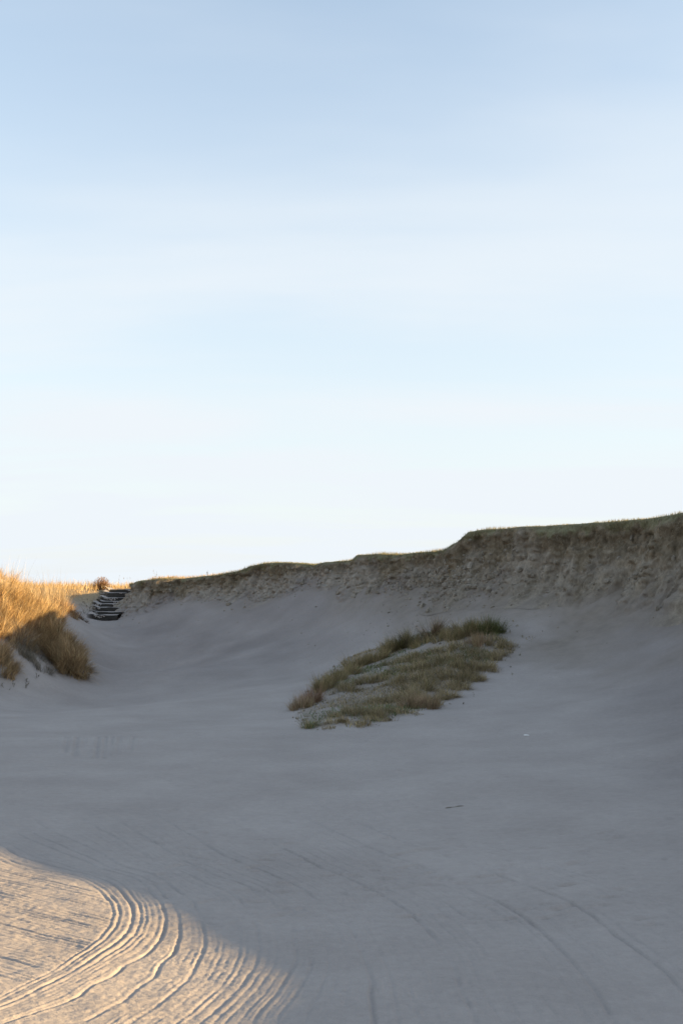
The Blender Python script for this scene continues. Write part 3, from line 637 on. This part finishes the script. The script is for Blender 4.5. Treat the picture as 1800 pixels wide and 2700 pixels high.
# ------------------------------------------------------------------ left mound: big dry tussocks
BROWN = [(0.40, 0.27, 0.145), (0.48, 0.335, 0.185), (0.30, 0.20, 0.11), (0.54, 0.39, 0.235), (0.30, 0.23, 0.12)]
GM = 'dry tussocks crowding the sunlit crown of the mound'
def T(px, py, *a, **k): return tussock(hit(px, py), *a, **k)
T(178, 1758, 4200, 0.68, 0.66, BROWN, 'brown rounded tussock at the foot of the mound, hanging over bare sand', out=0.95, width=0.016, droop=1.0, lift=0.45, name='dry_tussock')
T(150, 1700, 3400, 0.70, 0.66, BROWN + GOLD[:1], 'brown shaded tussock just above the rounded one overhanging bare sand', out=0.9, width=0.016, droop=1.0, lift=0.4, name='dry_tussock')
T(2, 1768, 2000, 0.50, 0.65, BROWN, 'brown tussock low on the mound beside small dark sprigs on sand', out=0.8, width=0.016, droop=0.9, lift=0.3, name='dry_tussock')
T(-25, 1715, 1600, 0.5, 0.6, BROWN, 'brown shaded tussock halfway up the mound beside the grey withered scrub', out=0.8, width=0.016, droop=0.9, lift=0.3, name='dry_tussock')
T(48, 1690, 2000, 0.55, 0.55, BROWN + GREY, 'greyish brown tussock in shade right below the sunlit crown', out=0.8, width=0.015, droop=0.9, lift=0.3, name='dry_tussock')
T(100, 1690, 2200, 0.55, 0.55, BROWN, 'brown shaded tussock between the greyish brown and the rounded tussocks', out=0.9, width=0.016, droop=0.9, lift=0.35, name='dry_tussock')
T(85, 1735, 1300, 0.62, 0.36, GREY, 'sparse grey withered scrub between brown tussocks on bare sand', cat='scrub', out=0.9, width=0.012, droop=0.8, name='withered_scrub')
for (px, py, n, r_, l_) in [(-30, 1610, 2200, 0.65, 0.95), (8, 1600, 2600, 0.6, 1.0), (48, 1612, 2600, 0.6, 0.85), (92, 1618, 2200, 0.55, 0.72), (20, 1645, 1900, 0.5, 0.7), (70, 1655, 1600, 0.5, 0.62), (122, 1640, 1500, 0.42, 0.6), (140, 1618, 1500, 0.45, 0.5), (-40, 1660, 1500, 0.5, 0.7)]:
    T(px, py, n, r_, l_, GOLD + STRAW, 'golden dry tussock on the sunlit crown of the mound', group=GM, out=0.8, width=0.016, droop=0.9, lift=0.35, name='dry_tussock', stems=10)
def put(px, py, Y): x_ = at(px, py, Y)[0]; return np.array((x_, Y, float(ground(x_, Y)[0])))
tussock(put(20, 1560, 40.0), 1600, 0.7, 0.9, GOLD + STRAW, 'golden tussock behind the mound crown with thin stems over the skyline', out=0.5, width=0.016, name='dry_tussock', stems=14)
tussock(put(140, 1560, 42.0), 800, 0.5, 1.0, STRAW, 'clump of tall pale straw stalks standing upright behind the mound', cat='straw clump', name='straw_clump', out=0.25, width=0.014, droop=0.35, stems=40)
tussock(put(108, 1560, 42.5), 600, 0.5, 0.8, STRAW + GREY, 'greyish straw clump next to the tall pale upright stalks', cat='straw clump', name='straw_clump', out=0.3, width=0.014, droop=0.4, stems=24)
tussock(put(185, 1580, 43.0), 1100, 0.62, 0.45, [(0.12, 0.075, 0.045), (0.16, 0.10, 0.06), (0.09, 0.06, 0.04)], 'low dark russet bush at the shadow edge behind the sand shoulder', cat='bush', name='low_bush', out=0.9, width=0.014, droop=0.8, lift=0.2)
tussock(put(168, 1575, 40.8), 1300, 0.6, 0.6, BROWN + [(0.2, 0.13, 0.08)], 'brown bush between the sunlit crown and the sand shoulder by the steps', cat='bush', name='low_bush', out=0.8, width=0.016, droop=0.8, lift=0.25)
# the bush on the ridge: twigs and fine leaves
o = tussock(put(268, 1552, 50.6), 900, 0.28, 0.66, [(0.22, 0.125, 0.07), (0.27, 0.165, 0.10), (0.16, 0.09, 0.05)], 'russet round bush on the ridge just beyond the timber steps', cat='bush', name='ridge_bush', out=1.1, width=0.014, droop=0.4, lift=0.1)
n = 900; a = rng.random(n) * 6.283; u = rng.random(n) ** 0.4; ph_ = np.arccos(rng.uniform(-0.1, 1, n)); R0 = 0.42
bp_ = np.c_[R0 * u * np.sin(ph_) * np.cos(a), R0 * u * np.sin(ph_) * np.sin(a), 0.22 + 0.42 * u * np.cos(ph_)]
blade_obj('leaves', o, bp_, rng.uniform(0.05, 0.12, n), rng.uniform(0.014, 0.026, n), a, rng.uniform(0.2, 1.6, n), rng.uniform(0.2, 0.8, n), pick([(0.27, 0.16, 0.09), (0.20, 0.12, 0.065), (0.32, 0.21, 0.12)], n), seg=2)
# open meadow of dry grass on the back ridge, beyond counting
n = 16000; mx_ = rng.uniform(-27, -8.6, n); my_ = 45.5 + 16 * rng.random(n) ** 1.3; w_, _ = stair_cut(mx_, my_); d_, _ = rim_dist(mx_, my_)
keep = (w_ < 0.05) & (d_ < -0.15) & ((my_ > 49.9) | (mx_ < -12.9 + 0.25 * (my_ - 45))) & (vnoise(mx_ * 0.9, my_ * 0.9) > -0.45)
mx_, my_ = mx_[keep], my_[keep]; n = len(mx_); hgt = 0.36 + 0.2 * vnoise(mx_ * 0.5, my_ * 0.5 + 4)
mz_ = ground(mx_, my_)
tag(blade_obj('dry_grass', None, np.c_[mx_, my_, mz_ - 0.01], hgt * rng.uniform(0.5, 1.3, n), rng.uniform(0.012, 0.026, n), rng.random(n) * 6.283, np.abs(rng.normal(0, 0.35, n)), rng.uniform(0.2, 1.0, n), pick(GOLD + STRAW, n)),
    'dry golden grass covering the ridge behind the steps', 'grass', kind='stuff')
# turf that follows on the bank's top towards the left end, where the sun catches it
n = 5000; i = rng.choice(np.nonzero((fp[:, 0] < -4.5) & (fp[:, 1] < 51))[0], n); bk = rng.gamma(1.5, 0.6, n) + 0.15; xx = fp[i, 0] - nb_[i, 0] * bk; yy = fp[i, 1] - nb_[i, 1] * bk
blade_obj('dry_top_grass', bank, np.c_[xx, yy, ground(xx, yy)], rng.uniform(0.10, 0.24, n), rng.uniform(0.010, 0.018, n), rng.random(n) * 6.283, np.abs(rng.normal(0, 0.4, n)), rng.uniform(0.2, 1.0, n), pick(GOLD + STRAW, n), seg=2)['kind'] = 'stuff'

def sprig(pos, h, nl, pal, label, group=None, name='sprig', cat='sprig', leaf=0.06, spread=0.7, lw=0.012):
    """a few leafy stems rising from one root"""
    o = bpy.data.objects.new(name, None); COL.objects.link(o); o.location = pos
    ns = max(2, nl // 4); az = rng.random(ns) * 6.283; le = np.abs(rng.normal(0, spread, ns)); ln_ = h * rng.uniform(0.7, 1.1, ns)
    blade_obj('stem', o, np.zeros((ns, 3)) - (0, 0, 0.01), ln_, np.full(ns, lw * 0.6), az, le, np.full(ns, 0.3), pick(pal, ns))
    k_ = rng.integers(0, ns, nl); t_ = rng.uniform(0.35, 1.0, nl); r_ = ln_[k_] * t_
    bp_ = np.c_[r_ * np.sin(le[k_]) * np.cos(az[k_]), r_ * np.sin(le[k_]) * np.sin(az[k_]), r_ * np.cos(le[k_]) - 0.01]
    blade_obj('leaves', o, bp_, leaf * rng.uniform(0.6, 1.3, nl), np.full(nl, lw), rng.random(nl) * 6.283, rng.uniform(0.3, 1.5, nl), rng.uniform(0.2, 0.9, nl), pick(pal, nl), seg=2)
    tag(o, label, cat, group); return o
def rim_point(px, back=0.25):
    a = (px - W / 2) / F; i = int(np.argmin(np.abs(fp[:, 0] / fp[:, 1] - a) + (fp[:, 1] < 24) * 9)); return np.array((fp[i, 0] - nb_[i, 0] * back, fp[i, 1] - nb_[i, 1] * back, fp[i, 2]))
sprig(rim_point(541), 0.36, 9, DARK, 'single dark weed standing up from the turf edge against the sky', cat='weed', name='weed_stalk', leaf=0.11, spread=0.22, lw=0.035)
for px, Yb in ((332, 51.5), (347, 52.0), (312, 52.0)):
    sprig(put(px, 1545, Yb), 0.62, 10, GREY + TAN, 'thin twiggy weed rising above the dry ridge grass near the steps', 'weeds against the sky by the steps', cat='weed', name='weed_stalk', leaf=0.09, spread=0.3, lw=0.02)
sprig(rim_point(396, 0.5), 0.5, 12, GREY + TAN, 'twiggy grey weed on the bank top between the steps and the single weed', cat='weed', name='weed_stalk', leaf=0.09, spread=0.35, lw=0.02)

# ------------------------------------------------------------------ grass patch on the slope
GU = 'olive tussocks along the upper edge of the patch'; GL = 'tan tussocks along the lower edge of the patch'; GI = 'small tussocks inside the patch'
T(797, 1868, 420, 0.16, 0.24, PINK + TAN, 'tan tussock at the downhill tip of the patch, beside a pinkish one', name='marram_tussock', width=0.009, k=1.5)
T(826, 1852, 520, 0.17, 0.27, PINK, 'pinkish tussock near the downhill tip of the patch', name='marram_tussock', width=0.009, k=1.5)
for px, py, n, r_, l_ in [(850, 1822, 480, .17, .27), (878, 1800, 480, .17, .28), (905, 1780, 520, .18, .30), (935, 1765, 520, .18, .28), (962, 1752, 500, .18, .28), (990, 1742, 500, .18, .28), (1018, 1730, 520, .17, .30), (1108, 1702, 420, .2, .28), (1160, 1690, 380, .18, .26), (1195, 1682, 420, .2, .28)]:
    T(px + rng.normal(0, 6), py + rng.normal(0, 4), n, r_, l_ * rng.uniform(0.7, 1.3), OLIVE + TAN[:1], 'olive and tan tussock along the upper edge of the patch', group=GU, name='marram_tussock', width=0.009, k=1.5, lean_dir=(0.5, 0.12))
T(1050, 1712, 650, 0.19, 0.38, [(0.19, 0.17, 0.07), (0.14, 0.13, 0.05), (0.22, 0.18, 0.09)], 'tall yellowish green tussock on the upper edge, tallest along it', name='marram_tussock', width=0.009, k=1.5)
T(1082, 1700, 380, 0.15, 0.40, DARK + TAN, 'spiky dark brown tussock next to the tall yellowish green one', name='marram_tussock', width=0.009, k=1.5, out=0.7)
T(1138, 1678, 420, 0.17, 0.42, DARK + TAN + PINK, 'spiky brown tussock below the highest green tussock of the patch', name='marram_tussock', width=0.009, k=1.5, out=0.8)
T(1240, 1668, 900, 0.30, 0.36, OLIVE, 'broad olive tussock at the uphill end of the patch', name='marram_tussock', width=0.009, k=1.5, out=0.6)
T(1285, 1668, 900, 0.30, 0.34, [(0.11, 0.12, 0.045), (0.15, 0.145, 0.06), (0.09, 0.10, 0.04)], 'broad green tussock at the uphill end, next to stray sprigs on sand', name='marram_tussock', width=0.009, k=1.5, out=0.7)
T(1262, 1700, 420, 0.2, 0.26, PINK + TAN, 'reddish brown tussock below the two broad uphill tussocks', name='marram_tussock', width=0.009, k=1.5)
T(1103, 1868, 620, 0.22, 0.25, PINK + TAN, 'pale pinkish tussock on the lower edge of the patch', name='marram_tussock', width=0.009, k=1.5)
for px, py, n, r_, l_ in [(1140, 1858, 460, .2, .2), (1172, 1838, 420, .2, .2), (1205, 1815, 420, .2, .2), (1240, 1790, 400, .2, .18), (1275, 1765, 380, .2, .18), (1308, 1738, 380, .2, .18), (1332, 1715, 300, .16, .16), (1060, 1884, 340, .2, .14), (1000, 1896, 300, .2, .12), (940, 1908, 300, .2, .11), (885, 1912, 240, .17, .10)]:
    T(px, py, n, r_, l_, TAN + OLIVE[2:3], 'tan tussock along the lower edge of the patch', group=GL, name='marram_tussock', width=0.009, k=1.5, out=0.8, droop=0.9)
T(815, 1918, 120, 0.10, 0.16, OLIVE + GREEN, 'small olive tuft at the lowest corner of the patch among clods', name='marram_tussock', width=0.009, k=1.5, out=0.9)
for px, py in [(1120, 1740), (1180, 1745), (1150, 1780), (1215, 1730), (1230, 1760), (1090, 1770), (1180, 1790), (1110, 1815), (1060, 1800), (1030, 1770), (1140, 1815), (1290, 1720), (1255, 1735), (1075, 1740), (1100, 1790), (1140, 1750), (1200, 1760), (1165, 1720), (1215, 1785), (1255, 1765), (1020, 1850), (970, 1880), (1060, 1845), (1090, 1840), (940, 1885), (1000, 1790), (960, 1800), (920, 1820), (1310, 1700), (1200, 1710), (1120, 1760), (1045, 1750)]:
    T(px, py, 480, 0.28, rng.uniform(0.14, 0.23), TAN + OLIVE + GREY[:1], 'short brownish tussock in the middle of the patch', group=GI, name='marram_tussock', width=0.009, k=1.5, out=1.0, droop=0.9)
# low creeping growth inside the patch
lo = patch.min(0); hi = patch.max(0); n = 60000; gx = rng.uniform(lo[0], hi[0], n); gy = rng.uniform(lo[1], hi[1], n); d_ = poly_dist(patch, gx, gy)
den = sstep(-0.02, 0.2, d_) * (0.6 + 0.9 * vnoise(gx * 1.5 + 3, gy * 1.2)); low_left = sstep(0, 2.2, gx - lo[0] + 0.0 * gy)
den *= 0.15 + 0.85 * low_left; k_ = rng.random(n) < den; gx, gy = gx[k_], gy[k_]; n = len(gx)
tz = ground(gx, gy); gm = (vnoise(gx * 0.9 + 8, gy * 0.9) > -0.05)[:, None]
tag(blade_obj('creeping_plants', None, np.c_[gx, gy, tz - 0.004], rng.uniform(0.04, 0.13, n), rng.uniform(0.008, 0.018, n), rng.random(n) * 6.283, rng.uniform(0.4, 1.4, n), rng.uniform(0.1, 0.8, n), np.where(gm, pick(GREEN, n), pick(TAN + GREY + OLIVE, n)), seg=2),
    'low green and withered creeping plants between the tussocks of the patch', 'ground cover', kind='stuff')
n = 900; gx = rng.uniform(lo[0], hi[0], n); gy = rng.uniform(lo[1], hi[1], n); d_ = poly_dist(patch, gx, gy); k_ = (d_ > -0.1) & (rng.random(n) < 0.2 + 0.8 * (1 - sstep(0.3, 2.0, gx - lo[0])) + 0.5 * (d_ < 0.15)); gx, gy = gx[k_], gy[k_]
tag(lumps('sand_clods', None, np.c_[gx, gy, ground(gx, gy)], rng.gamma(2, 0.009, len(gx)) + 0.008, m_clod), 'loose sandy clods strewn through the grass patch', 'clods', kind='stuff')

# ------------------------------------------------------------------ stray sprigs, litter and marks on the sand
GS = 'stray sprigs on the sand uphill of the patch'
for px, py, h in [(1352, 1640, .06), (1362, 1652, .05), (1345, 1672, .10), (1330, 1668, .09), (1392, 1692, .13), (1402, 1688, .13), (1378, 1682, .08), (1366, 1708, .09), (1348, 1722, .08), (1372, 1730, .06)]:
    sprig(hit(px, py), h, 14, DARK + OLIVE, 'small dark sprig on the sand uphill of the patch', GS, leaf=0.055, spread=0.9, lw=0.012)
GS2 = 'stray sprigs on the sand below the patch'
for px, py, h in [(1350, 1782, .10), (1315, 1778, .07), (1248, 1838, .10), (1262, 1797, .06), (1222, 1858, .04), (1186, 1858, .04), (1155, 1862, .05), (1345, 1760, .05)]:
    sprig(hit(px, py), h, 9, DARK + GREY, 'small dark sprig on the bare sand below the patch', GS2, leaf=0.05, spread=0.8, lw=0.011)
GS3 = 'small sprigs on the sand at the foot of the mound'
for px, py, h in [(10, 1815, .2), (36, 1812, .22), (68, 1816, .12), (96, 1790, .14), (70, 1800, .12), (235, 1792, .2), (232, 1780, .16)]:
    sprig(hit(px, py), h, 14, DARK + GREY, 'small dark sprig on the sand at the foot of the mound', GS3, leaf=0.09, spread=0.8, lw=0.02)
for px, py, h in [(228, 1600, .5), (236, 1612, .42), (222, 1618, .35)]:
    sprig(hit(px, py), h, 26, DARK + GREY, 'dark straggly plant on the sand bank beside the timber steps', 'straggly plants beside the steps', name='straggly_plant', cat='plant', leaf=0.12, spread=0.7, lw=0.03)
# bleached shell fragment
c_ = hit(1387, 1941); uu, vv_ = np.meshgrid(np.linspace(-1, 1, 9), np.linspace(-1, 1, 6)); sx = 0.05 * uu * (1 - 0.15 * vv_ ** 2); sy = 0.018 * vv_ * (1 - 0.3 * uu ** 2); sz = 0.016 * (1 - 0.6 * uu ** 2 - 0.5 * vv_ ** 2) + 0.006
top = np.stack([sx, sy, sz], -1).reshape(-1, 3); bot = top - (0, 0, 0.004); q = grid_faces(6, 9); q = np.r_[q, q[:, ::-1] + 54]
ring = list(range(0, 9)) + [9 * k_ + 8 for k_ in range(1, 6)] + list(range(52, 44, -1)) + [9 * k_ for k_ in range(4, 0, -1)]
q = np.r_[q, [(ring[(k_ + 1) % len(ring)], ring[k_], ring[k_] + 54, ring[(k_ + 1) % len(ring)] + 54) for k_ in range(len(ring))]]
o = link('shell_fragment', mesh_np('shell_fragment', np.r_[top, bot], q.ravel(), np.arange(len(q)) * 4, np.full(len(q), 4), m_white)); o.location = c_ + (0, 0, 0.0); o.rotation_euler = (0.5, 0.1, 0.3)
tag(o, 'tiny white shell fragment lying alone on the shaded sand', 'shell')
# faint dark mark on the sand, stood in for by an added thin rod
a_ = hit(1174, 2132); b_ = hit(1222, 2126); npt = 9; pts = [a_ + (b_ - a_) * k_ / (npt - 1) for k_ in range(npt)]; vv = []
for k_, p_ in enumerate(pts):
    z_ = float(ground(p_[0], p_[1])[0]) + 0.002 + 0.004 * math.sin(k_ * 1.3); r_ = 0.0065 * (1 - 0.55 * abs(k_ / (npt - 1) - 0.4))
    for s_ in range(6): vv.append((p_[0] - a_[0], p_[1] - a_[1] + r_ * math.cos(s_ * math.pi / 3), z_ - a_[2] + r_ * math.sin(s_ * math.pi / 3)))
q = [(k_ * 6 + s_, (k_ + 1) * 6 + s_, (k_ + 1) * 6 + (s_ + 1) % 6, k_ * 6 + (s_ + 1) % 6) for k_ in range(npt - 1) for s_ in range(6)] + [tuple(range(6)), tuple(range(npt * 6 - 1, npt * 6 - 7, -1))]
me = bpy.data.meshes.new('sand_mark'); me.from_pydata(vv, [], q); me.materials.append(m_mark); o = link('sand_mark', me); o.location = a_
tag(o, 'short faint mark on the open raked sand, shaped as an added thin rod', 'sand_mark')
